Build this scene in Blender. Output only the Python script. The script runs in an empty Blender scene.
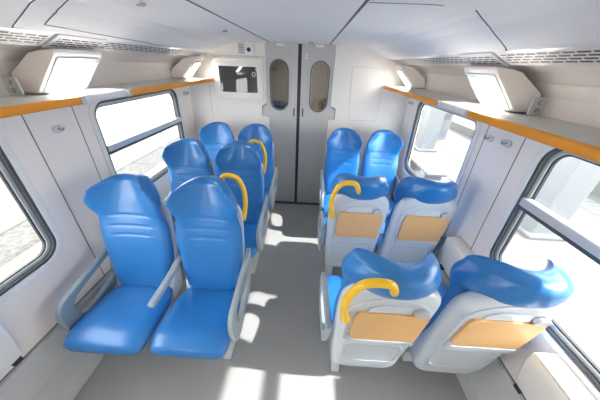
import bpy, bmesh, math, random
from mathutils import Vector, Matrix
random.seed(4)
scene = bpy.context.scene
COL = scene.collection
PI = math.pi

# ------------------------------------------------------------------ materials
def new_mat(name):
    m = bpy.data.materials.new(name); m.use_nodes = True
    nt = m.node_tree
    return m, nt, nt.nodes['Principled BSDF']

def mat(name, col, rough=.5, metal=0, noise=0, nscale=8, bump=0, bscale=60, coat=0, spec=.5, sheen=0):
    m, nt, b = new_mat(name)
    b.inputs['Base Color'].default_value = (*col, 1)
    b.inputs['Roughness'].default_value = rough
    b.inputs['Metallic'].default_value = metal
    b.inputs['Coat Weight'].default_value = coat
    b.inputs['Specular IOR Level'].default_value = spec
    b.inputs['Sheen Weight'].default_value = sheen
    tc = nt.nodes.new('ShaderNodeTexCoord')
    if noise:
        n = nt.nodes.new('ShaderNodeTexNoise'); n.inputs['Scale'].default_value = nscale; n.inputs['Detail'].default_value = 5
        r = nt.nodes.new('ShaderNodeValToRGB')
        r.color_ramp.elements[0].position = .3; r.color_ramp.elements[1].position = .7
        r.color_ramp.elements[0].color = (*[c*(1-noise) for c in col], 1)
        r.color_ramp.elements[1].color = (*[min(1, c*(1+noise)) for c in col], 1)
        nt.links.new(tc.outputs['Object'], n.inputs['Vector'])
        nt.links.new(n.outputs['Fac'], r.inputs['Fac'])
        nt.links.new(r.outputs['Color'], b.inputs['Base Color'])
    if bump:
        n2 = nt.nodes.new('ShaderNodeTexNoise'); n2.inputs['Scale'].default_value = bscale; n2.inputs['Detail'].default_value = 4
        bp = nt.nodes.new('ShaderNodeBump'); bp.inputs['Strength'].default_value = bump; bp.inputs['Distance'].default_value = .002
        nt.links.new(tc.outputs['Object'], n2.inputs['Vector'])
        nt.links.new(n2.outputs['Fac'], bp.inputs['Height'])
        nt.links.new(bp.outputs['Normal'], b.inputs['Normal'])
    return m

def emit(name, col, s):
    m, nt, b = new_mat(name)
    b.inputs['Base Color'].default_value = (*col, 1)
    b.inputs['Emission Color'].default_value = (*col, 1)
    b.inputs['Emission Strength'].default_value = s
    return m

def glass(name, tint, fac=.08, rough=.02):
    m = bpy.data.materials.new(name); m.use_nodes = True
    nt = m.node_tree; nt.nodes.clear()
    o = nt.nodes.new('ShaderNodeOutputMaterial'); mx = nt.nodes.new('ShaderNodeMixShader')
    t = nt.nodes.new('ShaderNodeBsdfTransparent'); g = nt.nodes.new('ShaderNodeBsdfGlossy')
    t.inputs['Color'].default_value = (*tint, 1); g.inputs['Roughness'].default_value = rough
    lw = nt.nodes.new('ShaderNodeLayerWeight'); lw.inputs['Blend'].default_value = .25
    mr = nt.nodes.new('ShaderNodeMapRange'); mr.inputs['To Min'].default_value = fac; mr.inputs['To Max'].default_value = min(1, fac+.12)
    nt.links.new(lw.outputs['Fresnel'], mr.inputs['Value']); nt.links.new(mr.outputs['Result'], mx.inputs['Fac'])
    nt.links.new(t.outputs[0], mx.inputs[1]); nt.links.new(g.outputs[0], mx.inputs[2]); nt.links.new(mx.outputs[0], o.inputs[0])
    return m

M = {}
M['wall'] = mat('wall_panel_laminate', (.88, .82, .79), .42, noise=.015, nscale=3)
M['wall2'] = mat('end_wall_laminate', (.86, .83, .79), .45, noise=.01, nscale=3)
M['ceil'] = mat('ceiling_panel', (.88, .865, .84), .6, noise=.01, nscale=2)
M['cove'] = mat('cove_panel', (.86, .83, .80), .45, noise=.012, nscale=3)
M['seam'] = mat('panel_gap', (.16, .15, .16), .8)
M['duct'] = mat('grey_duct', (.56, .57, .58), .45, noise=.02, nscale=5)
M['duct_top'] = mat('worn_duct_top', (.66, .64, .61), .4, noise=.05, nscale=9)
M['door'] = mat('grey_door_paint', (.55, .55, .54), .38, noise=.03, nscale=6)
M['rubber'] = mat('black_rubber', (.035, .036, .04), .6)
M['gasket'] = mat('grey_gasket', (.075, .085, .095), .45)
M['alu'] = mat('brushed_aluminium', (.66, .67, .68), .38, metal=.45, noise=.04, nscale=30)
M['alu_paint'] = mat('silver_grey_paint', (.55, .57, .58), .35, metal=.3)
M['white_frame'] = mat('white_moulding', (.82, .82, .82), .3, coat=.2)
M['blue'] = mat('blue_leatherette', (.02, .195, .55), .33, noise=.03, nscale=14, bump=.12, bscale=260, coat=.22, spec=.6)
M['shell'] = mat('pale_grey_plastic', (.60, .655, .72), .3, noise=.02, nscale=7, coat=.25)
M['shell_in'] = mat('shell_inlay_plastic', (.54, .595, .66), .35, noise=.02, nscale=7)
M['arm'] = mat('grey_armrest_polymer', (.22, .29, .34), .38, noise=.03, nscale=9)
M['arm_top'] = mat('light_armrest_polymer', (.38, .44, .475), .35, noise=.02, nscale=9)
M['leg'] = mat('leg_painted_metal', (.62, .65, .66), .35)
M['yellow'] = mat('yellow_grab_handle', (.93, .55, .015), .32, noise=.03, nscale=20, coat=.3)
M['orange'] = mat('orange_edge', (.86, .33, .02), .38, noise=.03, nscale=5)
M['shelf'] = mat('rack_plastic', (.74, .73, .71), .3, coat=.2)
M['lamp'] = emit('lamp_diffuser', (1, .96, .90), 7.5)
M['lobby_fill'] = emit('lobby_fill_emitter', (1, .93, .82), 5.0)  # glow for the added lobby light only
M['screen'] = mat('monitor_glass', (.045, .05, .055), .04, coat=1)
M['metal'] = mat('hook_metal', (.55, .55, .55), .25, metal=.9)
M['dark'] = mat('dark_plastic', (.03, .03, .035), .35)
M['win'] = glass('window_glass', (.96, .98, .98), .01)
M['doorglass'] = glass('tinted_door_glass', (.5, .5, .48), .16)
M['badge'] = mat('white_label', (.85, .85, .85), .4)

# table: fine orange-brown laminate with faint grain
m, nt, b = new_mat('beech_laminate')
tc = nt.nodes.new('ShaderNodeTexCoord'); mp = nt.nodes.new('ShaderNodeMapping'); mp.inputs['Scale'].default_value = (6, 6, 60)
n = nt.nodes.new('ShaderNodeTexNoise'); n.inputs['Scale'].default_value = 3; n.inputs['Detail'].default_value = 6
r = nt.nodes.new('ShaderNodeValToRGB'); r.color_ramp.elements[0].color = (.70, .40, .16, 1); r.color_ramp.elements[1].color = (.80, .50, .23, 1)
nt.links.new(tc.outputs['Object'], mp.inputs['Vector']); nt.links.new(mp.outputs[0], n.inputs['Vector'])
nt.links.new(n.outputs['Fac'], r.inputs['Fac']); nt.links.new(r.outputs[0], b.inputs['Base Color']); b.inputs['Roughness'].default_value = .42
M['wood'] = m

# floor: grey linoleum with fine speckles
m, nt, b = new_mat('speckled_linoleum')
tc = nt.nodes.new('ShaderNodeTexCoord')
n = nt.nodes.new('ShaderNodeTexNoise'); n.inputs['Scale'].default_value = 170; n.inputs['Detail'].default_value = 2
r = nt.nodes.new('ShaderNodeValToRGB'); r.color_ramp.elements[0].position = .36; r.color_ramp.elements[1].position = .62
r.color_ramp.elements[0].color = (.42, .42, .42, 1); r.color_ramp.elements[1].color = (.53, .525, .515, 1)
n2 = nt.nodes.new('ShaderNodeTexNoise'); n2.inputs['Scale'].default_value = 2.2; n2.inputs['Detail'].default_value = 5
mx = nt.nodes.new('ShaderNodeMixRGB'); mx.blend_type = 'MULTIPLY'; mx.inputs['Fac'].default_value = .25
nt.links.new(tc.outputs['Object'], n.inputs['Vector']); nt.links.new(tc.outputs['Object'], n2.inputs['Vector'])
nt.links.new(n.outputs['Fac'], r.inputs['Fac']); nt.links.new(r.outputs[0], mx.inputs[1]); nt.links.new(n2.outputs['Fac'], mx.inputs[2])
nt.links.new(mx.outputs[0], b.inputs['Base Color']); b.inputs['Roughness'].default_value = .42
M['floor'] = m

# perforated vent: staggered slots (object space x along strip, y across)
def slot_mat():
    m, nt, b = new_mat('slotted_vent_panel')
    tc = nt.nodes.new('ShaderNodeTexCoord'); br = nt.nodes.new('ShaderNodeTexBrick')
    br.offset = .5; br.inputs['Scale'].default_value = 1
    br.inputs['Brick Width'].default_value = .052; br.inputs['Row Height'].default_value = .0165
    br.inputs['Mortar Size'].default_value = .0040; br.inputs['Mortar Smooth'].default_value = .05
    br.inputs['Color1'].default_value = (.045, .045, .04, 1); br.inputs['Color2'].default_value = (.06, .055, .05, 1)
    br.inputs['Mortar'].default_value = (.80, .78, .76, 1)
    uv = nt.nodes.new('ShaderNodeUVMap')
    nt.links.new(uv.outputs[0], br.inputs['Vector']); nt.links.new(br.outputs['Color'], b.inputs['Base Color'])
    b.inputs['Roughness'].default_value = .5
    return m
M['slots'] = slot_mat()

# ribbed rack top
m, nt, b = new_mat('ribbed_rack_top')
tc = nt.nodes.new('ShaderNodeTexCoord'); wv = nt.nodes.new('ShaderNodeTexWave'); wv.bands_direction = 'X'; wv.inputs['Scale'].default_value = 6.5
bp = nt.nodes.new('ShaderNodeBump'); bp.inputs['Distance'].default_value = .008; bp.inputs['Strength'].default_value = .8
nt.links.new(tc.outputs['Object'], wv.inputs['Vector']); nt.links.new(wv.outputs['Fac'], bp.inputs['Height']); nt.links.new(bp.outputs[0], b.inputs['Normal'])
b.inputs['Base Color'].default_value = (.66, .66, .63, 1); b.inputs['Roughness'].default_value = .28
M['rack_top'] = m

M['gravel'] = mat('track_ballast', (.085, .08, .075), .9, noise=.4, nscale=11, bump=1, bscale=12)
M['concrete'] = mat('pale_platform_concrete', (.125, .122, .118), .8, noise=.05, nscale=1.2)
M['steel'] = mat('rusty_rail', (.45, .36, .28), .5, noise=.2, nscale=9)
M['kerb'] = mat('kerb_stone', (.18, .15, .115), .8, noise=.08, nscale=4)
M['white_ext'] = mat('white_exterior_panel', (.19, .192, .195), .5, noise=.02, nscale=3)
M['grey_ext'] = mat('grey_exterior_panel', (.10, .103, .107), .5, noise=.04, nscale=3)
M['pillar_ext'] = mat('pale_blue_post', (.155, .168, .18), .5, noise=.02, nscale=3)
M['yellow_line'] = mat('faded_yellow_paint', (.19, .17, .09), .8, noise=.05, nscale=4)
M['sign_ext'] = mat('dark_sign_face', (.10, .10, .12), .5)

# ------------------------------------------------------------------ mesh helpers
def link(name, bm, m, parent=None, smooth=False, bevel=0, bseg=2, loc=None, mats=None):
    bmesh.ops.recalc_face_normals(bm, faces=bm.faces[:])
    me = bpy.data.meshes.new(name); bm.to_mesh(me); bm.free()
    for mm in (mats or [m]): me.materials.append(mm)
    o = bpy.data.objects.new(name, me); COL.objects.link(o)
    if smooth: me.polygons.foreach_set('use_smooth', [True]*len(me.polygons))
    if loc: o.location = loc
    if bevel:
        bv = o.modifiers.new('bevel', 'BEVEL'); bv.width = bevel; bv.segments = bseg; bv.limit_method = 'ANGLE'; bv.angle_limit = math.radians(40)
        me.polygons.foreach_set('use_smooth', [True]*len(me.polygons))
        wn = o.modifiers.new('wn', 'WEIGHTED_NORMAL')
    if parent: o.parent = parent
    return o

def box(bm, a, b):
    x0, y0, z0 = a; x1, y1, z1 = b
    v = [bm.verts.new(p) for p in [(x0,y0,z0),(x1,y0,z0),(x1,y1,z0),(x0,y1,z0),(x0,y0,z1),(x1,y0,z1),(x1,y1,z1),(x0,y1,z1)]]
    for f in [(0,3,2,1),(4,5,6,7),(0,1,5,4),(1,2,6,5),(2,3,7,6),(3,0,4,7)]: bm.faces.new([v[i] for i in f])

def prism(bm, pts2, f0, f1):
    """extrude a polygon: f0/f1 map a 2D point to 3D near/far"""
    a = [bm.verts.new(f0(*p)) for p in pts2]; b = [bm.verts.new(f1(*p)) for p in pts2]
    n = len(pts2)
    bm.faces.new(a); bm.faces.new(b[::-1])
    for i in range(n): bm.faces.new([a[i], a[(i+1)%n], b[(i+1)%n], b[i]])

def rrect(x0, x1, z0, z1, r, n=6):
    out = []
    for cx, cz, a0 in ((x1-r, z1-r, 0), (x0+r, z1-r, 90), (x0+r, z0+r, 180), (x1-r, z0+r, 270)):
        for i in range(n+1):
            a = math.radians(a0 + 90*i/n); out.append((cx+r*math.cos(a), cz+r*math.sin(a)))
    return out

def ring_prism(bm, outer, inner, f0, f1):
    n = len(outer)
    oa = [bm.verts.new(f0(*p)) for p in outer]; ia = [bm.verts.new(f0(*p)) for p in inner]
    ob = [bm.verts.new(f1(*p)) for p in outer]; ib = [bm.verts.new(f1(*p)) for p in inner]
    for i in range(n):
        j = (i+1) % n
        bm.faces.new([oa[i], oa[j], ia[j], ia[i]]); bm.faces.new([ob[j], ob[i], ib[i], ib[j]])
        bm.faces.new([oa[j], oa[i], ob[i], ob[j]]); bm.faces.new([ia[i], ia[j], ib[j], ib[i]])

def tube(bm, pts, rad, seg=10, closed_caps=True):
    pts = [Vector(p) for p in pts]; n = len(pts)
    rads = rad if isinstance(rad, (list, tuple)) else [rad]*n
    rings = []; prev = None
    for i, p in enumerate(pts):
        t = (pts[min(i+1, n-1)] - pts[max(i-1, 0)]).normalized()
        if prev is None:
            up = Vector((0,0,1)) if abs(t.z) < .9 else Vector((1,0,0))
            nx = t.cross(up).normalized()
        else:
            nx = (prev - t*prev.dot(t)).normalized()
        prev = nx; ny = t.cross(nx)
        rings.append([bm.verts.new(p + (nx*math.cos(2*PI*k/seg) + ny*math.sin(2*PI*k/seg))*rads[i]) for k in range(seg)])
    for a, b_ in zip(rings, rings[1:]):
        for k in range(seg): bm.faces.new([a[k], a[(k+1)%seg], b_[(k+1)%seg], b_[k]])
    bm.faces.new(rings[0][::-1]); bm.faces.new(rings[-1])

def spline(pts, n=6):
    out = []
    P = [Vector(p) for p in pts]
    P = [P[0]*2-P[1]] + P + [P[-1]*2-P[-2]]
    for i in range(1, len(P)-2):
        for k in range(n):
            t = k/n
            out.append(.5*((2*P[i]) + (-P[i-1]+P[i+1])*t + (2*P[i-1]-5*P[i]+4*P[i+1]-P[i+2])*t*t + (-P[i-1]+3*P[i]-3*P[i+1]+P[i+2])*t**3))
    out.append(P[-2]); return out

def lerp_table(tab, z):
    """smooth interpolation of rows (z, a, b, ...)"""
    if z <= tab[0][0]: return tab[0][1:]
    for i in range(len(tab)-1):
        if z <= tab[i+1][0]:
            t = (z-tab[i][0])/(tab[i+1][0]-tab[i][0])
            p0 = tab[max(i-1,0)]; p1 = tab[i]; p2 = tab[i+1]; p3 = tab[min(i+2, len(tab)-1)]
            out = []
            for k in range(1, len(p1)):
                h = p2[0]-p1[0]
                m1 = (p2[k]-p0[k])/max(1e-6, p2[0]-p0[0])*h; m2 = (p3[k]-p1[k])/max(1e-6, p3[0]-p1[0])*h
                out.append((2*t**3-3*t*t+1)*p1[k]+(t**3-2*t*t+t)*m1+(-2*t**3+3*t*t)*p2[k]+(t**3-t*t)*m2)
            return out
    return tab[-1][1:]

def loft(bm, sections):
    """sections: list of (front points, back points), same counts"""
    S = []
    for F, B in sections:
        f = [bm.verts.new(p) for p in F]; b_ = [bm.verts.new(p) for p in B]
        S.append((f, b_))
    n = len(S[0][0])
    for (f0, b0), (f1, b1) in zip(S, S[1:]):
        for i in range(n-1):
            bm.faces.new([f0[i], f0[i+1], f1[i+1], f1[i]]); bm.faces.new([b0[i+1], b0[i], b1[i], b1[i+1]])
        bm.faces.new([b0[0], f0[0], f1[0], b1[0]]); bm.faces.new([f0[-1], b0[-1], b1[-1], f1[-1]])
    for f, b_ in (S[0], S[-1]):
        for i in range(n-1): bm.faces.new([f[i], b_[i], b_[i+1], f[i+1]])

def tag(o, label=None, cat=None, group=None, kind=None):
    if label: o['label'] = label
    if cat: o['category'] = cat
    if group: o['group'] = group
    if kind: o['kind'] = kind
    return o

def empty(name, loc=(0,0,0), rz=0):
    o = bpy.data.objects.new(name, None); COL.objects.link(o); o.location = loc; o.rotation_euler = (0,0,rz)
    o.empty_display_size = .1
    return o

def copy_tree(o, parent=None):
    c = o.copy(); COL.objects.link(c)
    if parent: c.parent = parent
    for ch in [x for x in bpy.data.objects if x.parent == o]: copy_tree(ch, c)
    return c

def struct(o): o['kind'] = 'structure'; return o

# ------------------------------------------------------------------ carriage shell
D = 3.07            # end wall
YB = -3.0           # carriage continues behind the photographer
def wx(z): return 1.372 - .03*z
Z_SILL, Z_HEAD = .79, 1.575
LEFT, RIGHT = -1, 1

def wall_pt(s, off=0):       # (y,z) -> 3D on the wall plane, off>0 = outwards
    return lambda y, z: (s*(wx(z)+off), y, z)

# windows: (side, y0, y1, has transom)
WINS = {LEFT: [(-2.10,-.95,False), (-.125, 1.03, False), (1.60, 2.735, True)],
        RIGHT: [(-2.0,-.85,True), (.02, 1.165, True), (1.70, 2.76, False)]}

def build_wall(s, name):
    bm = bmesh.new()
    for off in (0.0, .06):
        f = wall_pt(s, off)
        loops = [[(YB,.38),(D,.38),(D,1.74),(YB,1.74)]] + [rrect(a,b_,Z_SILL,Z_HEAD,.11,8) for a,b_,_ in WINS[s]]
        edges = []
        for lp in loops:
            vs = [bm.verts.new(f(*p)) for p in lp]
            edges += [bm.edges.new((vs[i], vs[(i+1)%len(vs)])) for i in range(len(vs))]
        bmesh.ops.triangle_fill(bm, use_beauty=True, edges=edges)
    for a,b_,_ in WINS[s]:   # reveals
        lp = rrect(a,b_,Z_SILL,Z_HEAD,.11,8); f0, f1 = wall_pt(s,0), wall_pt(s,.06)
        A = [bm.verts.new(f0(*p)) for p in lp]; B = [bm.verts.new(f1(*p)) for p in lp]
        for i in range(len(lp)): j=(i+1)%len(lp); bm.faces.new([A[i],A[j],B[j],B[i]])
    o = link(name, bm, M['wall']); return struct(o)
wl = build_wall(LEFT, 'wall_left'); wr = build_wall(RIGHT, 'wall_right')

nwin = 0
def build_window(s, a, b_, bar):
    global nwin; nwin += 1
    e = struct(empty('window_%d' % nwin, (s*wx(1.18), (a+b_)/2, Z_SILL)))
    ofs = Vector(e.location)
    def W(off):
        return lambda y, z: tuple(Vector((s*(wx(z)+off), y, z)) - ofs)
    def rr(g, r): return rrect(a-g, b_+g, Z_SILL-g, Z_HEAD+g, r, 8)
    bm = bmesh.new(); ring_prism(bm, rr(.035,.145), rr(.0,.11), W(-.012), W(.004)); link('window_frame', bm, M['white_frame'], e, bevel=.004)
    bm = bmesh.new(); ring_prism(bm, rr(.001,.111), rr(-.016,.094), W(-.006), W(.02)); link('window_gasket', bm, M['gasket'], e, bevel=.003)
    bm = bmesh.new(); ring_prism(bm, rr(-.015,.095), rr(-.036,.075), W(.012), W(.03)); link('inner_frame', bm, M['alu_paint'], e, bevel=.003)
    bm = bmesh.new(); ring_prism(bm, rr(-.035,.076), rr(-.043,.07), W(.02), W(.034)); link('glazing_seal', bm, M['dark'], e)
    if bar:
        bm = bmesh.new(); box_pts = [(a+.02,1.228),(b_-.02,1.228),(b_-.02,1.275),(a+.02,1.275)]
        prism(bm, box_pts, W(-.016), W(.028)); link('transom', bm, M['alu'], e, bevel=.008, bseg=3)
        bm = bmesh.new(); prism(bm, [(a+.02,1.205),(b_-.02,1.205),(b_-.02,1.227),(a+.02,1.227)], W(-.002), W(.028)); link('transom_gasket', bm, M['gasket'], e)
    bm = bmesh.new(); prism(bm, rr(-.04,.075), W(.026), W(.029)); link('pane', bm, M['win'], e)
    return e
for s in (LEFT, RIGHT):
    for w in WINS[s]: build_window(s, *w)

# floor
bm = bmesh.new(); box(bm, (-1.36, YB, -.04), (1.40, D+.02, 0)); struct(link('floor', bm, M['floor']))

# lower duct along both walls (profile x,z)
def duct(s, name, prof):
    bm = bmesh.new(); prism(bm, prof, lambda x,z:(x,YB,z), lambda x,z:(x,D-.001,z)); o = struct(link(name, bm, M['duct'], bevel=.006))
    return o
duct(LEFT, 'baseboard_left', [(-1.21,0),(-1.225,.115),(-1.245,.125),(-1.33,.17),(-1.335,.375),(-1.345,.38),(-1.42,.38),(-1.42,0)])
duct(RIGHT, 'baseboard_right', [(1.28,0),(1.29,.115),(1.30,.125),(1.335,.20),(1.34,.375),(1.35,.38),(1.42,.38),(1.42,0)])
for i,(s,z) in enumerate(((LEFT,.383),(RIGHT,.383))):
    bm = bmesh.new(); x=wx(z); box(bm, (min(s*(x-.003),s*(x+.02)), YB, z-.004), (max(s*(x-.003),s*(x+.02)), D-.002, z+.004)); struct(link('trim_%d'%(i+1), bm, M['seam']))

# vertical panel gaps on the pillars
ti = 3
for s, ys in ((LEFT, (1.186,1.473)), (RIGHT, (1.308,1.607)), (LEFT,(-.5,)), (RIGHT,(-.4,))):
    for y in ys:
        bm = bmesh.new(); f0, f1 = wall_pt(s,-.0012), wall_pt(s,.01)
        prism(bm, [(y-.0028,.39),(y+.0028,.39),(y+.0028,1.7),(y-.0028,1.7)], f0, f1)
        struct(link('trim_%d'%ti, bm, M['seam'])); ti += 1

# cove between the vent strip and the wall, one per side
def sheet(name, prof, m, y0=YB, y1=D, th=.02, smooth=False):
    """profile polyline in x,z extruded along y, thickened outwards/upwards"""
    bm = bmesh.new(); n = len(prof)
    P = [Vector((x,z)) for x,z in prof]; Q = []
    for i in range(n):
        t = (P[min(i+1,n-1)]-P[max(i-1,0)]).normalized(); nn = Vector((-t.y,t.x))
        if nn.y < 0: nn = -nn
        Q.append(P[i]+nn*th)
    poly = [tuple(p) for p in P]+[tuple(p) for p in reversed(Q)]
    prism(bm, poly, lambda x,z:(x,y0,z), lambda x,z:(x,y1,z))
    return link(name, bm, m)
for s, nm in ((LEFT,'trim_%d'%ti),(RIGHT,'trim_%d'%(ti+1))):
    prof = [(1.084,1.882),(1.17,1.878),(1.25,1.855),(1.31,1.81),(1.328,1.75),(1.330,1.69)]
    struct(sheet(nm, [(s*x,z) for x,z in prof], M['cove']))
ti += 2

# ceiling: centre flat panel, outer panels
prof = [(-.328,2.045),(0,2.055),(.328,2.045)]
struct(sheet('ceiling', prof, M['ceil'], th=.03))
for s in (LEFT, RIGHT):
    prof = [(s*.338,2.045),(s*.55,2.044),(s*.68,2.04),(s*.76,2.028),(s*.84,2.0),(s*.96,1.935),(s*.985,1.926)]
    o = struct(sheet('trim_%d'%ti, prof, M['ceil'], th=.03)); ti += 1
    bm = bmesh.new(); box(bm, (min(s*.327,s*.339), YB, 2.0438), (max(s*.327,s*.339), D, 2.09)); struct(link('trim_%d'%ti, bm, M['seam'])); ti += 1
# roof closing everything above the panels
bm = bmesh.new()
prism(bm, [(-1.46,1.70),(-1.30,1.93),(-1.0,2.09),(0,2.12),(1.0,2.09),(1.30,1.93),(1.46,1.70),(1.50,1.70),(1.34,1.98),(1.0,2.14),(0,2.16),(-1.0,2.14),(-1.34,1.98),(-1.50,1.70)],
      lambda x,z:(x,YB,z), lambda x,z:(x,D+1.6,z)); struct(link('wall_roof', bm, M['duct']))

# ceiling gaps across outer panels and hatch edges
def ceil_z(x):
    t = [(0,2.055),(.33,2.045),(.55,2.044),(.68,2.04),(.76,2.028),(.84,2.0),(.96,1.935)]
    x = abs(x)
    for (a,za),(b_,zb) in zip(t,t[1:]):
        if x <= b_: return za+(zb-za)*(x-a)/(b_-a)
    return 1.93
def ceil_line(pts, w=.0019):
    global ti
    bm = bmesh.new()
    dense = []
    for (x0,y0),(x1,y1) in zip(pts, pts[1:]):
        for k in range(12): dense.append((x0+(x1-x0)*k/12, y0+(y1-y0)*k/12))
    dense.append(pts[-1])
    tube(bm, [(x,y,ceil_z(x)-.0005) for x,y in dense], w, 6)
    struct(link('trim_%d'%ti, bm, M['seam'])); ti += 1
ceil_line([(-.967,1.021),(-.923,1.015),(-.882,1.01),(-.82,1.0),(-.345,.93)])
ceil_line([(-.98,2.3),(-.953,1.70),(-.941,1.35),(-.931,1.119)], .0018)
ceil_line([(-.931,1.117),(-.893,1.113),(-.858,1.112),(-.815,1.10),(-.771,1.085),(-.345,.95)])
ceil_line([(.968,1.20),(.94,1.188),(.911,1.18),(.885,1.174),(.857,1.166),(.827,1.152),(.794,1.132),(.763,1.113),(.72,1.069)], .0022)
ceil_line([(.345,1.067),(.60,1.06)], .0012)
for fx, fy, fl in ((-.559,1.208,'small silver fitting in the ceiling, the one nearest the viewer'),(-.50,2.087,'small silver fitting in the ceiling, the one nearer the doors')):
    bm = bmesh.new(); tube(bm, [(0,0,0),(0,0,-.008)], [.016,.012], 14); box(bm, (-.022,-.006,-.012),(.006,.006,-.006))
    tag(link('ceiling_fitting', bm, M['metal'], loc=(fx,fy,ceil_z(fx)+.001)), fl, 'ceiling fitting', 'silver ceiling fittings')

# end wall with the door opening
bm = bmesh.new()
T = .05
def yplane(y): return lambda x,z:(x,y,z)
wall_left_poly = [(-1.42,0),(-.36,0),(-.36,1.24),(-.45,1.26),(-.45,1.38),(-.385,1.42),(-.385,2.03),(-.335,2.06),(-.335,2.1),(-1.0,2.09),(-1.30,1.95),(-1.42,1.75)]
wall_right_poly = [(1.42,0),(.39,0),(.39,1.24),(.47,1.26),(.47,1.38),(.405,1.42),(.405,2.03),(.335,2.06),(.335,2.1),(1.0,2.09),(1.30,1.95),(1.42,1.75)]
prism(bm, wall_left_poly, yplane(D), yplane(D+T)); prism(bm, wall_right_poly, yplane(D), yplane(D+T))
box(bm, (-.34,D,2.045),(.34,D+T,2.1))
struct(link('wall_end', bm, M['wall2'], bevel=.003))
# back wall far behind the photographer
bm = bmesh.new(); box(bm, (-1.42,YB-.05,0),(1.42,YB,2.12)); struct(link('wall_back', bm, M['wall2']))
# raised moulding lines on the end wall: panel gap left, hatch right
def endline(pts, w=.0025):
    global ti
    bm = bmesh.new()
    for a,b_ in zip(pts,pts[1:]): tube(bm, [(a[0],D-.0003,a[1]),(b_[0],D-.0003,b_[1])], w, 6)
    struct(link('trim_%d'%ti, bm, M['duct'])); ti += 1
endline([(-1.075,1.66),(-1.085,.9)])
endline([(.61,1.84),(.985,1.84),(.985,1.26),(.64,1.26),(.61,1.84)])
endline([(-1.0,1.905),(-.39,1.905)], .003)

# doors: two leaves
def door(name, x0, x1, wxc, edge_x, sgn):
    e = struct(empty(name, ((x0+x1)/2, D+.02, 0))); L = Vector(e.location)
    def P(y): return lambda x,z: tuple(Vector((x,y,z))-L)
    bm = bmesh.new()
    hole = rrect(wxc-.10, wxc+.10, 1.345, 1.875, .099, 9)
    # outer outline: lever-side bump as in the photo
    s = -1 if sgn < 0 else 1
    xo = x0 if s < 0 else x1; xi = x1 if s < 0 else x0
    outer = [(xi,.01),(xi,2.04),(xo,2.04),(xo,1.40),(xo+s*.055,1.37),(xo+s*.055,1.26),(xo-s*.02,1.235),(xo-s*.02,.01)]
    for y in (D+.012, D+.045):
        f = P(y); ed = []
        for lp in (outer, hole):
            vs = [bm.verts.new(f(*p)) for p in lp]; ed += [bm.edges.new((vs[i], vs[(i+1)%len(vs)])) for i in range(len(vs))]
        bmesh.ops.triangle_fill(bm, use_beauty=True, edges=ed)
    for lp in (outer, hole):
        f0,f1 = P(D+.012),P(D+.045); A=[bm.verts.new(f0(*p)) for p in lp]; B=[bm.verts.new(f1(*p)) for p in lp]
        for i in range(len(lp)): j=(i+1)%len(lp); bm.faces.new([A[i],A[j],B[j],B[i]])
    link('door_leaf', bm, M['door'], e)
    bm = bmesh.new(); ring_prism(bm, rrect(wxc-.112,wxc+.112,1.333,1.887,.111,9), hole, P(D+.006), P(D+.014)); link('window_seal', bm, M['gasket'], e)
    bm = bmesh.new(); prism(bm, rrect(wxc-.098,wxc+.098,1.347,1.873,.097,9), P(D+.024), P(D+.03)); link('door_pane', bm, M['doorglass'], e)
    bm = bmesh.new(); hx = xi + s*.035; prism(bm, rrect(hx-.008,hx+.008,1.27,1.37,.006,3), P(D+.006), P(D+.014)); link('door_handle', bm, M['gasket'], e)
    bm = bmesh.new(); hx = xi + s*.2; prism(bm, rrect(hx-.045,hx+.045,2.015,2.038,.006,3), P(D-.004), P(D+.014)); link('door_guide', bm, M['white_frame'], e, bevel=.002)
    return e
door('door_1', -.385, -.012, -.228, 0, -1)
d2 = door('door_2', .028, .405, .25, 0, 1)
bm = bmesh.new(); prism(bm, rrect(.068,.098,1.90,1.95,.014,5), lambda x,z:(x-d2.location.x,D+.004-d2.location.y,z), lambda x,z:(x-d2.location.x,D+.014-d2.location.y,z)); link('lock_plate', bm, M['badge'], d2)
bm = bmesh.new(); prism(bm, rrect(.077,.089,1.918,1.934,.005,4), lambda x,z:(x-d2.location.x,D+.001-d2.location.y,z), lambda x,z:(x-d2.location.x,D+.005-d2.location.y,z)); link('lock', bm, M['dark'], d2)
bm = bmesh.new(); box(bm, (-.018,D+.016,.0),(.034,D+.05,2.04)); struct(link('trim_%d'%ti, bm, M['rubber'])); ti += 1
bm = bmesh.new(); box(bm, (-.37,D-.04,0),(.40,D+.05,.008)); struct(link('trim_%d'%ti, bm, M['gasket'])); ti += 1
# ceiling fittings above the doors
bm = bmesh.new(); prism(bm, [(x,z) for x,z in rrect(-.07,.05,D-.10,D-.03,.01,3)], lambda x,y:(x,y,2.047), lambda x,y:(x,y,2.04))
tag(link('sensor_plate', bm, M['badge'], bevel=.002), 'small flat white sensor plate on the ceiling above the doors', 'sensor')
bm = bmesh.new()
for x in (.115,.14): tube(bm, [(x,D-.08,2.052),(x,D-.08,2.04)], .008, 10)
tag(link('ceiling_screws', bm, M['gasket']), 'pair of small grey studs in the ceiling over the right door leaf', 'stud')

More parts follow.
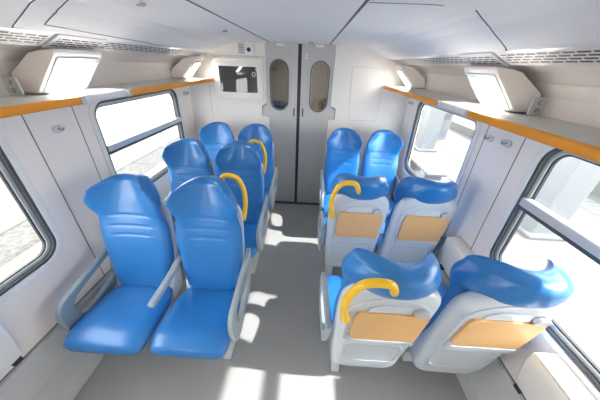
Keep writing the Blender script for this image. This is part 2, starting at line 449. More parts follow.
# vestibule beyond the doors
for nm, A, B in (('floor_lobby',(-1.42,D+.05,-.04),(1.42,D+1.6,0)),('wall_lobby_end',(-1.42,D+1.55,0),(1.42,D+1.6,2.06)),('wall_lobby_left',(-1.44,D+.05,0),(-1.42,D+1.6,2.06)),('wall_lobby_right',(1.42,D+.05,0),(1.44,D+1.6,2.06)),('ceiling_lobby',(-1.42,D+.05,2.06),(1.42,D+1.6,2.1))):
    bm = bmesh.new(); box(bm, A, B); struct(link(nm, bm, M['duct']))
bm = bmesh.new(); box(bm, (-.02,D+1.50,.02),(.42,D+1.545,2.0)); o=link('tall_panel', bm, M['wall2'], bevel=.004); tag(o,'cream panel standing at the far wall beyond the right door window','panel')
bm = bmesh.new(); ring = [(.25+.075*math.cos(a*PI/12), D+.55, 1.33+.075*math.sin(a*PI/12)) for a in range(25)]; tube(bm, ring, .017, 8)
o = link('grab_ring', bm, M['yellow']); tag(o, 'yellow grab ring seen through the right door window', 'handle')
bm = bmesh.new(); tube(bm, [(.24,D+.55,1.25),(.24,D+.55,0)], .015, 8); link('ring_post', bm, M['yellow'], o)

vl = tag(empty('lobby_fill_light', (.1,D+.9,2.05)), 'added ceiling light that brightens the lobby beyond the doors', 'lamp')  # unseen light, added so the door windows do not go dark
bm = bmesh.new(); box(bm, (-.4,-.12,-.02),(.4,.12,.008)); link('fill_light_body', bm, M['white_frame'], vl, bevel=.004)
bm = bmesh.new(); box(bm, (-.36,-.09,-.026),(.36,.09,-.019)); link('diffuser', bm, M['lobby_fill'], vl)
# ------------------------------------------------------------------ vent strips, lamps and racks
def uv_quad(bm, pts, u0, u1, h):
    uvl = bm.loops.layers.uv.verify()
    vs = [bm.verts.new(p) for p in pts]; f = bm.faces.new(vs)
    for l, uv in zip(f.loops, [(u0,0),(u1,0),(u1,h),(u0,h)]): l[uvl].uv = uv
    return f
def vent(s, y0, y1, label, off=0):
    e = tag(empty('air_vent', (s*1.03,(y0+y1)/2,1.90)), label, 'air vent', 'slotted vent strips along the ceiling edge'); L = Vector(e.location)
    A = (.980, 1.928); B = (1.080, 1.878)
    t = Vector((B[0]-A[0], B[1]-A[1])); h = t.length; t.normalize(); nn = Vector((-t.y, t.x)) ; 
    if nn.y > 0: nn = -nn        # pointing down / inwards
    a = Vector(A)+nn*off; b_ = Vector(B)+nn*off
    bm = bmesh.new(); q = [tuple(a),tuple(b_),tuple(b_-nn*.012),tuple(a-nn*.012)]
    prism(bm, [(x*s,z) for x,z in q], lambda x,z: tuple(Vector((x,y0+.002,z))-L), lambda x,z: tuple(Vector((x,y1-.002,z))-L)); link('vent_tray', bm, M['white_frame'], e)
    m0 = a+t*(h*.18)+nn*.0012; m1 = a+t*(h*.84)+nn*.0012; hh = 4*.0165
    bm = bmesh.new()
    g = .02
    uv_quad(bm, [tuple(Vector((s*m0.x,y0+g,m0.y))-L), tuple(Vector((s*m0.x,y1-g,m0.y))-L), tuple(Vector((s*m1.x,y1-g,m1.y))-L), tuple(Vector((s*m1.x,y0+g,m1.y))-L)], .013, .013+(y1-y0-2*g), hh)
    link('slot_grille', bm, M['slots'], e)

def lamp(s, y0, y1, label):
    """slanted lamp housing between vent and rack"""
    e = tag(empty('lamp_housing', (s*1.2,(y0+y1)/2,1.67)), label, 'lamp', 'slanted lamp housings above the luggage racks'); L = Vector(e.location)
    P0 = lambda x,z: tuple(Vector((s*x,y0,z))-L); P1 = lambda x,z: tuple(Vector((s*x,y1,z))-L)
    poly = [(1.032,1.872),(1.036,1.85),(1.20,1.677),(1.30,1.677),(1.32,1.70),(1.292,1.765),(1.16,1.852),(1.10,1.864)]
    bm = bmesh.new(); prism(bm, poly, P0, P1); link('housing', bm, M['wall'], e, bevel=.006)
    a = Vector((1.036,1.85)); b_ = Vector((1.20,1.677)); t = (b_-a).normalized(); h = (b_-a).length; nn = Vector((-t.y,t.x))
    if nn.x > 0: nn = -nn
    def face(o_):  # (u along y, v along slope) -> 3D
        return lambda u,v: tuple(Vector((s*(a.x+t.x*v+nn.x*o_), u, a.y+t.y*v+nn.y*o_))-L)
    bm = bmesh.new(); o1 = rrect(y0+.018,y1-.018,.015,h-.004,.012,4); i1 = rrect(y0+.05,y1-.05,.045,h-.022,.012,4)
    ring_prism(bm, o1, i1, face(.006), face(-.002)); link('lamp_bezel', bm, M['shell_in'], e, bevel=.002)
    bm = bmesh.new(); prism(bm, rrect(y0+.051,y1-.051,.046,h-.023,.011,4), face(.004), face(-.002)); link('diffuser', bm, M['lamp'], e)
    for yy in (y0+.035,y1-.035):
        bm = bmesh.new(); c0 = Vector(face(.0085)(yy,.03)); c1 = Vector(face(0)(yy,.03)); tube(bm, [c0,c1], .004, 8); link('screw', bm, M['metal'], e)

def rack(s, y0, y1, label, cap0=True, cap1=True):
    e = tag(empty('luggage_rack', (s*1.15,(y0+y1)/2,1.64)), label, 'luggage rack', 'orange edged luggage racks above the windows'); L = Vector(e.location)
    P0 = lambda y: (lambda x,z: tuple(Vector((s*x,y,z))-L))
    bm = bmesh.new(); prism(bm, [(1.012,1.640),(1.012,1.668),(1.05,1.668),(1.326,1.668),(1.326,1.650),(1.05,1.640)], P0(y0), P0(y1)); link('rack_tray', bm, M['rack_top'], e, bevel=.003)
    bm = bmesh.new(); prism(bm, [(.992,1.634),(.988,1.645),(.988,1.662),(.994,1.670),(1.012,1.670),(1.014,1.634)], P0(y0+.025 if cap0 else y0), P0(y1-.025 if cap1 else y1)); link('orange_edge', bm, M['orange'], e, bevel=.003)
    for c,ya,yb in ((cap0,y0,y0+.025),(cap1,y1-.025,y1)):
        if c:
            bm = bmesh.new(); prism(bm, [(.990,1.632),(.986,1.645),(.986,1.664),(.993,1.672),(1.03,1.672),(1.03,1.632)], P0(ya), P0(yb)); link('end_cap', bm, M['shell_in'], e, bevel=.004)
def shelf_bridge(s, y0, y1, label):
    e_bm = bmesh.new(); prism(e_bm, [(.996,1.638),(.993,1.664),(1.003,1.675),(1.315,1.675),(1.315,1.638)], lambda x,z:(s*x-s*1.15,y0-(y0+y1)/2,z-1.64), lambda x,z:(s*x-s*1.15,y1-(y0+y1)/2,z-1.64))
    o = link('shelf_bridge', e_bm, M['white_frame'], bevel=.006, bseg=3, loc=(s*1.15,(y0+y1)/2,1.64)); tag(o, label, 'shelf', 'white shelf sections below the lamps')

def plate(s, y, label):
    e = tag(empty('hook_plate', (s*1.27,y,1.70)), label, 'wall fitting', 'two-hole fittings beside the lamps')
    bm = bmesh.new(); prism(bm, rrect(-.036,.036,-.03,.05,.008,3), lambda x,z:(x*s+0,-.008,z), lambda x,z:(x*s,.0,z)); link('plate', bm, M['alu_paint'], e, bevel=.002)
    for dz in (-.008,.028):
        bm = bmesh.new(); tube(bm, [(s*.0,-.018,dz),(s*.0,-.006,dz)], [.009,.012], 12); link('stud', bm, M['metal'], e)

# left side
vent(LEFT, YB, 1.205, 'nearest slotted vent strip on the left, above the big rack end'); vent(LEFT, 1.21, 1.50, 'short slotted vent above the near left lamp', .006); vent(LEFT, 1.505, 2.90, 'long slotted vent strip running from the near left lamp to the end wall')
lamp(LEFT, 1.21, 1.50, 'lit slanted lamp above the left rack, nearest the viewer'); lamp(LEFT, 2.70, 2.92, 'lit slanted lamp at the left end of the carriage beside the monitor'); lamp(LEFT, -1.75, -1.45, 'lit slanted lamp far behind the viewer on the left'); lamp(LEFT, -.45, -.15, 'lit slanted lamp behind the viewer on the left')
rack(LEFT, YB, 1.235, 'luggage rack with orange edge at the far left, nearest the viewer', False, True); rack(LEFT, 1.555, 3.035, 'luggage rack with orange edge over the left window up to the end wall', True, False)
shelf_bridge(LEFT, 1.238, 1.552, 'white shelf section between the two left racks')
plate(LEFT, 1.175, 'grey two-hole fitting on the rack before the near left lamp'); plate(LEFT, 2.84, 'small grey two-hole fitting by the far left lamp')
# right side
vent(RIGHT, YB, 1.305, 'nearest slotted vent strip on the right ceiling edge'); vent(RIGHT, 1.31, 1.595, 'short slotted vent above the near right lamp', .006); vent(RIGHT, 1.60, 2.98, 'long slotted vent strip from the near right lamp to the end wall')
lamp(RIGHT, 1.31, 1.595, 'lit slanted lamp above the right rack, nearest the viewer'); lamp(RIGHT, 2.70, 2.92, 'lit slanted lamp at the right end of the carriage'); lamp(RIGHT, -1.65, -1.35, 'lit slanted lamp far behind the viewer on the right'); lamp(RIGHT, -.35, -.05, 'lit slanted lamp behind the viewer on the right')
rack(RIGHT, YB, 1.36, 'luggage rack with orange edge at the right, nearest the viewer', False, True); rack(RIGHT, 1.665, 3.035, 'luggage rack with orange edge over the far right window', True, False)
shelf_bridge(RIGHT, 1.363, 1.662, 'white shelf section between the two right racks')
plate(RIGHT, 1.275, 'grey two-hole fitting on the rack before the near right lamp'); plate(RIGHT, 2.84, 'small grey two-hole fitting by the far right lamp')

# coat hooks
def coat_hook(s, y, z, label, tp='round'):
    e = tag(empty('coat_hook', (s*wx(z),y,z)), label, 'coat hook', 'coat hooks on the window pillars')
    bm = bmesh.new(); prism(bm, rrect(-.033,.033,-.02,.02,.019,6), lambda y_,z_:(0,y_,z_), lambda y_,z_:(-s*.009,y_,z_)); link('hook_plate', bm, M['alu'], e, bevel=.003)
    bm = bmesh.new(); tube(bm, spline([(-s*.006,0,.004),(-s*.03,0,-.002),(-s*.04,0,.012),(-s*.038,0,.024)],4), [.006]*12+[.008], 8); link('hook', bm, M['metal'], e, smooth=True)
    return e
coat_hook(LEFT, 1.33, 1.467, 'oval metal coat hook on the near left window pillar')
coat_hook(RIGHT, 1.555, 1.478, 'coat hook on the right pillar, the one nearer the end wall')
coat_hook(RIGHT, 1.405, 1.488, 'coat hook on the right pillar, the one nearer the viewer')
coat_hook(LEFT, 2.93, 1.50, 'small coat hook left of the monitor at the end wall')
coat_hook(RIGHT, 2.93, 1.50, 'small coat hook in the right far corner under the rack')

# wall bins below the windows (tapered boxes)
def wall_bin(s, y0, y1, label, z0=.57, z1=.75, dep=.115):
    e = tag(empty('waste_bin', (s*1.345,(y0+y1)/2,z0)), label, 'waste bin', 'small wall boxes below the windows'); L = Vector(e.location)
    bm = bmesh.new()
    pr = [(1.352,z0-.10),(1.352-dep*.55,z0-.10),(1.352-dep*1.05,z1-.06),(1.352-dep,z1),(1.352,z1+.005)]
    prism(bm, pr, lambda x,z: tuple(Vector((s*x,y0,z))-L), lambda x,z: tuple(Vector((s*x,y1,z))-L)); link('bin_body', bm, M['white_frame'], e, bevel=.014, bseg=3)
    bm = bmesh.new(); box(bm, (0,-.03,-.0),(.002,.03,.0)) if False else None
    bm = bmesh.new(); pr = [(1.352-dep*.99,z1+.001),(1.352-dep*.99,z1+.006),(1.352-.01,z1+.012),(1.352-.01,z1+.004)]
    prism(bm, pr, lambda x,z: tuple(Vector((s*x,y0+.01,z))-L), lambda x,z: tuple(Vector((s*x,y1-.01,z))-L)); link('bin_lid', bm, M['wall'], e, bevel=.002)
    bm = bmesh.new(); yy = y1-.03; box(bm, tuple(Vector((s*1.30-.012,yy-.02,z0-.125))-L), tuple(Vector((s*1.30+.012,yy+.02,z0-.095))-L)); link('latch', bm, M['dark'], e, bevel=.003)
wall_bin(RIGHT, .30, .625, 'white wall bin below the near right window at the picture edge')
wall_bin(RIGHT, 1.22, 1.45, 'white wall bin under the right pillar between the seat rows', dep=.10)
wall_bin(LEFT, .25, .585, 'white wall bin below the near left window at the picture edge')

# monitor and camera on the end wall
e = tag(empty('monitor', (-.72, D, 1.50)), 'wall monitor with dark screen in a white housing, left of the doors', 'monitor'); L = Vector(e.location)
YP = lambda y: (lambda x,z: tuple(Vector((x,y,z))-L))
bm = bmesh.new(); prism(bm, [(-1.00,1.835),(-1.0,1.80),(-.985,1.50),(-.93,1.455),(-.44,1.455),(-.415,1.48),(-.405,1.86),(-.43,1.885),(-.97,1.885)], YP(D), YP(D-.05)); link('housing', bm, M['wall2'], e, bevel=.012, bseg=3)
bm = bmesh.new(); ring_prism(bm, rrect(-.955,-.445,1.495,1.84,.025,4), rrect(-.915,-.478,1.53,1.80,.012,4), YP(D-.048), YP(D-.060)); link('bezel', bm, M['white_frame'], e, bevel=.004)
bm = bmesh.new(); prism(bm, rrect(-.916,-.477,1.529,1.801,.012,4), YP(D-.05), YP(D-.053)); link('screen', bm, M['screen'], e)
bm = bmesh.new(); ring_prism(bm, rrect(-.535,-.495,1.70,1.75,.019,6), rrect(-.527,-.503,1.708,1.742,.011,6), YP(D-.053), YP(D-.0545)); link('screen_sticker', bm, M['badge'], e)
e = tag(empty('surveillance_camera', (-.575, D, 1.97)), 'white box camera with dark lens high on the end wall above the monitor', 'camera'); L = Vector(e.location)
bm = bmesh.new(); prism(bm, rrect(-.605,-.50,1.915,2.04,.012,4), YP(D), YP(D-.045)); link('camera_body', bm, M['white_frame'], e, bevel=.006)
bm = bmesh.new(); tube(bm, [Vector((-.558,D-.044,1.965))-L, Vector((-.558,D-.058,1.965))-L], [.022,.018], 16); link('lens', bm, M['dark'], e)
e = tag(empty('notice_plate', (-.64, D, 1.98)), 'small pale notice plate with fine print left of the camera', 'sign'); L = Vector(e.location)
bm = bmesh.new(); prism(bm, rrect(-.685,-.615,1.925,2.03,.004,3), YP(D), YP(D-.006)); link('plate', bm, M['shell_in'], e)
bm = bmesh.new()
for k in range(4): prism(bm, rrect(-.677,-.625,1.938+k*.022,1.943+k*.022,.002,2), YP(D-.006), YP(D-.0065))
link('print_lines', bm, M['gasket'], e)

# ------------------------------------------------------------------ the seat (faces local -Y, aisle side is local +X)
N = 26
US = [math.sin(PI/2*(-1+2*i/(N-1))) for i in range(N)]
#      z    d(front)  halfw  thick  wing
BACK = [(.43,.070,.160,.115,.010),(.47,.062,.178,.125,.012),(.55,.078,.196,.130,.016),(.68,.110,.212,.130,.022),(.80,.140,.218,.108,.026),(.90,.168,.215,.095,.030),
        (.97,.188,.203,.084,.045),(1.03,.204,.206,.084,.082),(1.07,.214,.212,.112,.108),(1.11,.226,.215,.122,.129),(1.15,.238,.204,.120,.142),(1.20,.252,.168,.112,.146)]
def back_sec(z, scale=1.0, dz=0):
    yc, hw, th, wg = lerp_table(BACK, z)
    hw *= (1-(1-scale)*.28); t2 = th*scale
    F, B = [], []
    for u in US:
        h = t2/2*max(0, 1-abs(u)**6)**.5
        mid = yc + th/2 - wg*abs(u)**2.1
        g = 0
        if scale > .99:
            for zs, lim in ((.975,.64),(.905,.52),(.845,.46)):
                if abs(u) < lim+.08:
                    k = min(1, (lim+.08-abs(u))/.1)
                    g += .0055*k*math.exp(-((z-zs)/.0055)**2)
            # soft bulge of the upholstery between seams
        zz = z + dz - .042*abs(u)**4*max(0,min(1,(z-1.0)/.15))
        F.append((u*hw, mid-h+g, zz)); B.append((u*hw, mid+h, zz))
    return F, B
def make_seat():
    root = empty('train_seat')
    # backrest
    bm = bmesh.new(); secs = []
    z = .44
    while z < 1.18: secs.append(back_sec(z)); z += .0075
    for k in range(1,8):
        a = k/7.0*PI/2*.96; secs.append(back_sec(1.18, max(.06,math.cos(a)), .036*math.sin(a)))
    loft(bm, secs)
    link('backrest', bm, M['blue'], root, smooth=True)
    # cushion: lofted front to rear
    CU = [(-.355,.165,.410,.030,0),(-.348,.198,.413,.062,0),(-.328,.216,.416,.088,0),(-.27,.228,.422,.106,.0),(-.15,.228,.417,.106,.006),(0,.214,.408,.100,.010),(.09,.182,.402,.090,.008),(.13,.165,.400,.070,.005)]
    bm = bmesh.new(); secs = []; y = -.355
    while y < .13:
        hw, zc, th, bol = lerp_table(CU, y); F, B = [], []
        for u in US:
            h = th/2*max(0,1-abs(u)**5)**.42
            F.append((u*hw, y, zc+h+bol*(u*u-.4))); B.append((u*hw, y+.0, zc-h))
        secs.append((F,B)); y += .012
    # rounded nose
    loft(bm, secs); link('seat_cushion', bm, M['blue'], root, smooth=True)
    # pan under the cushion
    bm = bmesh.new(); prism(bm, [(-.27,.385),(-.25,.35),(-.05,.30),(.14,.29),(.19,.30),(.19,.40),(.10,.40)], lambda y,z:(-.16,y,z), lambda y,z:(.16,y,z)); link('seat_pan', bm, M['shell'], root, bevel=.02, bseg=3)
    # rear shell
    SH = [(.285,.195,.150,.05),(.30,.212,.172,.10),(.34,.222,.190,.15),(.45,.230,.200,.14),(.60,.246,.208,.085),(.75,.262,.214,.062),(.90,.280,.217,.058),(.98,.290,.213,.060),(1.03,.297,.195,.058),(1.065,.301,.160,.056),(1.085,.303,.115,.055),(1.095,.304,.060,.05)]
    bm = bmesh.new(); secs = []
    zz = [.285,.288,.293,.30,.31,.325,.34,.37,.41,.45,.5,.55,.6,.65,.7,.75,.8,.85,.9,.94,.97,.99,1.01,1.025,1.04,1.052,1.065,1.075,1.083,1.089,1.093,1.095]
    for z in zz:
        yr, hw, dp = lerp_table(SH, z); F,B = [],[]
        for u in US:
            r = .026*(1-max(0,1-abs(u)**7)**.5)
            w = dp*.55*(1-max(0,1-abs(u)**9)**.5)
            B.append((u*hw, yr-r*1.6, z)); F.append((u*hw, yr-dp+.0*u, z))
        secs.append((F,B))
    loft(bm, secs); link('back_shell', bm, M['shell'], root, smooth=True)
    def rear(x, z, off): return (x, .230+(z-.45)*.115+off, z)
    def RF(off): return lambda x,z: rear(x,z,off)
    # arch rim
    def arch(w, z0, zt, top_r, n=10):
        pts = [(-w,z0),(w,z0)]
        for k in range(n+1):
            a = PI*k/n; pts.append((w*math.cos(a), zt-top_r+top_r*math.sin(a)))
        return pts
    bm = bmesh.new(); ring_prism(bm, arch(.178,.655,1.045,.13), arch(.164,.665,1.030,.12), RF(.006), RF(-.02)); link('arch_rim', bm, M['shell'], root, bevel=.003)
    bm = bmesh.new(); prism(bm, arch(.163,.665,1.029,.12), RF(.001), RF(-.015)); link('back_inlay', bm, M['shell_in'], root)
    # folding table
    bm = bmesh.new(); prism(bm, [(.135,.69),(-.165,.69),(-.172,.71),(-.172,.905),(-.16,.935),(.135,.935),(.148,.91),(.150,.74),(.142,.715)], RF(.014), RF(.0)); tb = link('folding_table', bm, M['wood'], root, bevel=.002)
    bm = bmesh.new(); prism(bm, [(.150,.648),(-.172,.648),(-.174,.689),(.136,.689),(.143,.714),(.153,.724)], RF(.016), RF(.0)); link('table_hinge', bm, M['shell_in'], root, bevel=.003)
    bm = bmesh.new(); prism(bm, [(.10,.936),(.095,.965),(.05,.990),(-.08,.990),(-.09,.936)], RF(.007), RF(.0)); link('table_grip', bm, M['shell'], root, bevel=.003)
    # turn latch
    ov = [(-.125+.034*math.cos(2*PI*k/20), .955+.023*math.sin(2*PI*k/20)) for k in range(20)]
    bm = bmesh.new(); prism(bm, ov, RF(.022), RF(.0)); link('turn_latch', bm, M['alu_paint'], root, bevel=.004)
    # magazine pocket : raised rim with inset
    bm = bmesh.new(); ring_prism(bm, rrect(-.155,.155,.40,.615,.05,6), rrect(-.145,.145,.41,.605,.042,6), RF(.004), RF(-.02)); link('pocket_rim', bm, M['shell_in'], root, bevel=.003)
    # leg
    bm = bmesh.new(); prism(bm, [(-.17,0),(-.16,.025),(-.09,.11),(-.06,.33),(.08,.33),(.085,.11),(.115,.025),(.12,0)], lambda y,z:(.095,y,z), lambda y,z:(.152,y,z)); link('leg', bm, M['leg'], root, bevel=.008)
    return root

def arm_panel(root, x, m, hole=True):
    """loop armrest as a plate, d-z outline"""
    O_ = [(.24,.705),(.06,.668),(-.14,.630),(-.225,.605),(-.262,.54),(-.258,.44),(-.228,.36),(-.17,.330),(-.02,.36),(.14,.41)]
    I_ = [(.20,.655),(.05,.622),(-.10,.588),(-.150,.568),(-.170,.535),(-.167,.485),(-.148,.446),(-.11,.434),(.0,.445),(.135,.485)]
    outer = [Vector((a_,0,b_)) for a_,b_ in O_]; inner = [Vector((a_,0,b_)) for a_,b_ in I_]
    o = [(v.x,v.z) for v in spline([tuple(v) for v in outer],3)]; i = [(v.x,v.z) for v in spline([tuple(v) for v in inner],3)]
    bm = bmesh.new(); ring_prism(bm, o, i, lambda y,z:(x-.016,y,z), lambda y,z:(x+.016,y,z))
    return link('armrest', bm, m, root, bevel=.009, bseg=3)
def arm_bar(root, x):
    bm = bmesh.new()
    pts = spline([(0,.17,.64),(0,.06,.612),(0,-.08,.600),(0,-.195,.596)],4); n=len(pts)
    prof = [(v.y, v.z+.018) for v in pts]+[(v.y, v.z-.014) for v in reversed(pts)]
    prism(bm, prof, lambda y,z:(x-.021,y,z), lambda y,z:(x+.021,y,z))
    return link('armrest', bm, M['arm_top'], root, bevel=.011, bseg=3)
def handle(root):
    bm = bmesh.new()
    pts = spline([(.035,.295,1.08),(.05,.345,1.14),(.085,.365,1.20),(.165,.36,1.19),(.206,.35,1.12),(.217,.335,1.03),(.206,.32,.95),(.192,.305,.90)],5)
    n = len(pts); rd = [.0165]*n
    for k in range(7): rd[n-1-k] = .0165+.007*(1-k/7)
    tube(bm, pts, rd, 12); link('grab_handle', bm, M['yellow'], root, smooth=True)

proto_a = make_seat(); arm_panel(proto_a, .238, M['arm_top']); arm_bar(proto_a, -.243); handle(proto_a)
proto_w = make_seat()
arm_panel(proto_w, -.25, M['arm'])
# beam to the wall for the window seat instead of a leg
for ch in [x for x in bpy.data.objects if x.parent == proto_w]:
    if ch.name.startswith('leg'):
        bpy.data.objects.remove(ch)
bm = bmesh.new(); box(bm, (-.34,.0,.20),(.20,.12,.315)); link('support_beam', bm, M['leg'], proto_w, bevel=.012)

def strip_part(root, nm):
    for ch in [x for x in bpy.data.objects if x.parent == root]:
        if ch.name.split('.')[0] == nm: bpy.data.objects.remove(ch)
def mirror_root(o): o.scale.x = -o.scale.x
G = 'blue seats of the carriage'
# aisle side is +x for the left block (facing -y); right blocks facing away are turned by 180 degrees
used = set()
def place(proto, x, y, rz, flip, label, sx=1.0, no_handle=False):
    o = proto if proto not in used else copy_tree(proto)
    used.add(proto); used.add(o)
    o.location = (x, y, 0); o.rotation_euler = (0,0,rz); o.scale = (sx*(-1 if flip else 1),1,1)
    o['label'] = label; o['category'] = 'seat'; o['group'] = G
    return o
seats = [
 (proto_a,-.465,1.01,0,False,'blue seat facing the viewer, front row beside the aisle on the left',1.0,False),
 (proto_a,-.465,1.80,0,False,'blue seat facing the viewer, middle row beside the aisle on the left',.98,False),
 (proto_a,.553,.93,PI,False,'blue seat seen from behind with orange table, nearest the viewer beside the aisle',1.0,False),
 (proto_a,.555,1.72,PI,False,'blue seat seen from behind, second row beside the aisle with yellow handle',1.0,False),
 (proto_w,-.955,1.00,0,False,'blue seat facing the viewer, front row under the left window',1.04,False),
 (proto_w,-.945,1.80,0,False,'blue seat facing the viewer, middle row by the left window',.98,False),
 (proto_w,-.925,2.53,0,False,'blue seat facing the viewer in the last left row, by the window',.96,False),
 (proto_w,1.045,.93,PI,False,'blue seat seen from behind with orange table, next to the near right window',1.01,False),
 (proto_w,1.035,1.72,PI,False,'blue seat seen from behind, second row by the right pillar',1.0,False),
]
made = []
for a in seats: made.append(place(*a))
# last row: aisle seats without handles
pa3 = copy_tree(proto_a); strip_part(pa3, 'grab_handle'); used.add(pa3)
for (x,y,flip,label,sx) in ((-.465,2.53,False,'blue seat facing the viewer in the last left row, beside the aisle',.96),(.575,2.52,True,'blue seat facing the viewer right of the doors, beside the aisle',.96)):
    o = pa3 if x < 0 else copy_tree(pa3)
    o.location=(x,y,0); o.rotation_euler=(0,0,0); o.scale=(sx*(-1 if flip else 1),1,1); o['label']=label; o['category']='seat'; o['group']=G
for (x, y, lb) in ((-.40, 3.98, 'blue seat beyond the doors, glimpsed through the left oval window'), (.50, 4.02, 'blue seat beyond the doors, glimpsed through the right oval window')):
    o = copy_tree(pa3); o.location=(x,y,0); o['label']=lb; o['group']='blue seats beyond the doors'
o = copy_tree(proto_w); o.location=(1.035,2.52,0); o.rotation_euler=(0,0,0); o.scale=(-.96,1,1); o['label']='blue seat facing the viewer in the far right corner by the window'; o['category']='seat'; o['group']=G

# ------------------------------------------------------------------ outside
GZ = -1.0
def slab(name, a, b_, m, label=None, cat=None, kind='structure', bevel=0):
    bm = bmesh.new(); box(bm, a, b_); o = link(name, bm, m, bevel=bevel)
    if label: tag(o, label, cat)
    else: o['kind'] = kind
    return o
slab('exterior_ground_left', (-5.3,-12,GZ-.2),(-1.6,40,GZ), M['gravel'], None, None)
slab('exterior_platform_left', (-40,-12,GZ-.2),(-5.3,60,GZ+.03), M['concrete'])
slab('exterior_kerb_left', (-4.35,-12,GZ-.1),(-4.05,40,GZ+.06), M['kerb'])
slab('exterior_kerb_far', (-3.2,-12,GZ-.1),(-3.1,40,GZ+.14), M['steel'])
slab('exterior_platform_right', (1.75,-12,GZ-.2),(6.2,60,GZ), M['concrete'])
slab('exterior_ground_right', (6.2,-12,GZ-.5),(9.0,60,GZ-.3), M['grey_ext'])
slab('exterior_platform_far', (9.0,-12,GZ-.3),(40,60,GZ+.1), M['concrete'])
slab('exterior_line_right', (5.75,-12,GZ),(5.95,60,GZ+.004), M['yellow_line'])
def post(x,y,h,w,label):
    bm = bmesh.new(); box(bm, (-w/2,-w/2,0),(w/2,w/2,h)); box(bm, (-w*.7,-w*.7,0),(w*.7,w*.7,.08)); box(bm, (-w*.65,-w*.65,h-.06),(w*.65,w*.65,h))
    o = link('platform_post', bm, M['pillar_ext'], bevel=.02, loc=(x,y,GZ)); tag(o, label, 'post', 'pale posts on the right platform')
post(5.0,4.2,4.6,.55,'pale blue platform post behind the near right window')
post(4.9,9.6,4.6,.55,'pale blue platform post behind the far right window')
# balustrade beyond the right platform
bl = tag(empty('railing', (9.3,8.0,GZ+.1)), 'pale balustrade on the far platform seen in the near right window', 'railing')
bm = bmesh.new(); box(bm, (-.04,-4,.95),(.04,4,1.05)); link('top_rail', bm, M['white_ext'], bl)
bm = bmesh.new(); box(bm, (-.04,-4,.08),(.04,4,.16)); link('bottom_rail', bm, M['white_ext'], bl)
bm = bmesh.new()
for k in range(33): box(bm, (-.03,-4+k*.25-.04,.0),(.03,-4+k*.25+.04,.96))
link('baluster', bm, M['white_ext'], bl)
# kiosk and cabinets in the far right window
def cabinet(x,y,w,d,h,label,panels=True):
    e = tag(empty('platform_cabinet', (x,y,GZ)), label, 'cabinet', 'white cabinets on the right platform')
    bm = bmesh.new(); box(bm, (-w/2,-d/2,0),(w/2,d/2,h)); box(bm,(-w/2-.03,-d/2-.03,h),(w/2+.03,d/2+.03,h+.05)); link('body', bm, M['white_ext'], e, bevel=.01)
    bm = bmesh.new(); box(bm, (-w/2+.08,-d/2-.015,h*.62),(w/2-.08,-d/2+.01,h*.8)); link('vent_panel', bm, M['grey_ext'], e)
    bm = bmesh.new(); box(bm, (-w/2+.05,-d/2-.012,.15),(w/2-.05,-d/2+.01,h*.55)); link('front_panel', bm, M['pillar_ext'], e)
cabinet(6.0,11.5,1.0,.8,1.5,'tall white platform cabinet behind the far right window')
cabinet(4.2,13.2,1.3,1.0,1.1,'low white platform cabinet deeper in the far right window')
cabinet(5.6,14.6,1.4,.9,1.8,'white platform cabinet farthest away in the far right window')
sg = tag(empty('platform_sign', (5.6,10.9,GZ)), 'white platform sign panel with dark square seen under the right rack', 'sign')
bm = bmesh.new(); box(bm, (-.35,-.03,.4),(.35,.03,2.3)); link('panel', bm, M['white_ext'], sg, bevel=.01)
bm = bmesh.new(); box(bm, (-.06,-.045,1.75),(.14,-.028,2.1)); link('dark_square', bm, M['sign_ext'], sg)
bn = tag(empty('platform_bench', (3.6,6.6,GZ)), 'grey platform bench outside between the right windows', 'bench')
bm = bmesh.new(); box(bm, (-.25,-.8,.40),(.25,.8,.46)); link('seat', bm, M['grey_ext'], bn, bevel=.01)
for yy in (-.6,.6):
    bm = bmesh.new(); box(bm, (-.22,yy-.04,0),(.22,yy+.04,.40)); link('leg', bm, M['grey_ext'], bn)
for k,(x,y) in enumerate(((-4.0,6.4),(-4.0,7.9))):
    bm = bmesh.new(); tube(bm, [(0,0,-.05),(0,0,1.25)], .035, 10); o=link('trackside_post', bm, M['white_ext'], loc=(x,y,GZ)); tag(o, ('nearer','farther')[k]+' thin white trackside post outside the left window', 'post', 'thin white posts beside the left track')

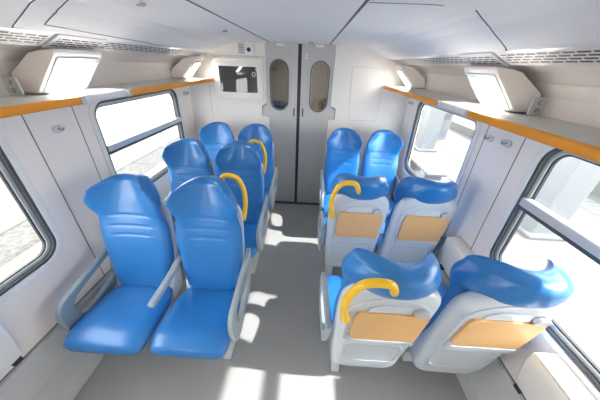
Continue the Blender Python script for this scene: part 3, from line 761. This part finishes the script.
# ------------------------------------------------------------------ light
w = bpy.data.worlds.new('sky'); scene.world = w; w.use_nodes = True
nt = w.node_tree; bg = nt.nodes['Background']
tc = nt.nodes.new('ShaderNodeTexCoord'); sp = nt.nodes.new('ShaderNodeSeparateXYZ'); r = nt.nodes.new('ShaderNodeValToRGB')
r.color_ramp.elements[0].position = .45; r.color_ramp.elements[0].color = (1,.975,.94,1); r.color_ramp.elements[1].position = 1; r.color_ramp.elements[1].color = (.97,.97,.98,1)
nt.links.new(tc.outputs['Generated'], sp.inputs[0]); mr = nt.nodes.new('ShaderNodeMapRange'); mr.inputs['From Min'].default_value=-1
nt.links.new(sp.outputs['Z'], mr.inputs['Value']); nt.links.new(mr.outputs[0], r.inputs['Fac']); nt.links.new(r.outputs[0], bg.inputs['Color'])
bg.inputs['Strength'].default_value = 2.1
sl = bpy.data.lights.new('sun','SUN'); sl.energy = 2.7; sl.angle = math.radians(1.2); sl.color = (1,.97,.93)
so = bpy.data.objects.new('sun', sl); COL.objects.link(so)
dirv = Vector((-1, .19, -.92)).normalized()
so.rotation_euler = dirv.to_track_quat('-Z','Y').to_euler(); so.location = (6,0,6)

# ------------------------------------------------------------------ camera
F,PT,YW,RL,CX,H = 232.8301, .5291, -.0275, .0405, .1593, 1.85
cp,sp_,cy,sy = math.cos(PT),math.sin(PT),math.cos(YW),math.sin(YW)
fwd = Vector((sy*cp,cy*cp,-sp_)); right = Vector((cy,-sy,0)); up = right.cross(fwd)
c_,s_ = math.cos(RL),math.sin(RL)
X = right*c_+up*s_; Y = -right*s_+up*c_; Z = -fwd
cam = bpy.data.cameras.new('camera'); cam.sensor_width = 36; cam.lens = 36*F/600; cam.clip_start = .02; cam.clip_end = 200
co = bpy.data.objects.new('camera', cam); COL.objects.link(co)
mw = Matrix(((X.x,Y.x,Z.x,CX),(X.y,Y.y,Z.y,0),(X.z,Y.z,Z.z,H),(0,0,0,1)))
co.matrix_world = mw
scene.camera = co

scene.view_settings.view_transform = 'Standard'; scene.view_settings.look = 'None'
scene.view_settings.gamma = 1; scene.view_settings.use_curve_mapping = False
scene.view_settings.exposure = 1.9
scene.cycles.max_bounces = 10; scene.cycles.diffuse_bounces = 7; scene.cycles.transparent_max_bounces = 12
scene.cycles.use_denoising = True
scene.cycles.sample_clamp_indirect = 8
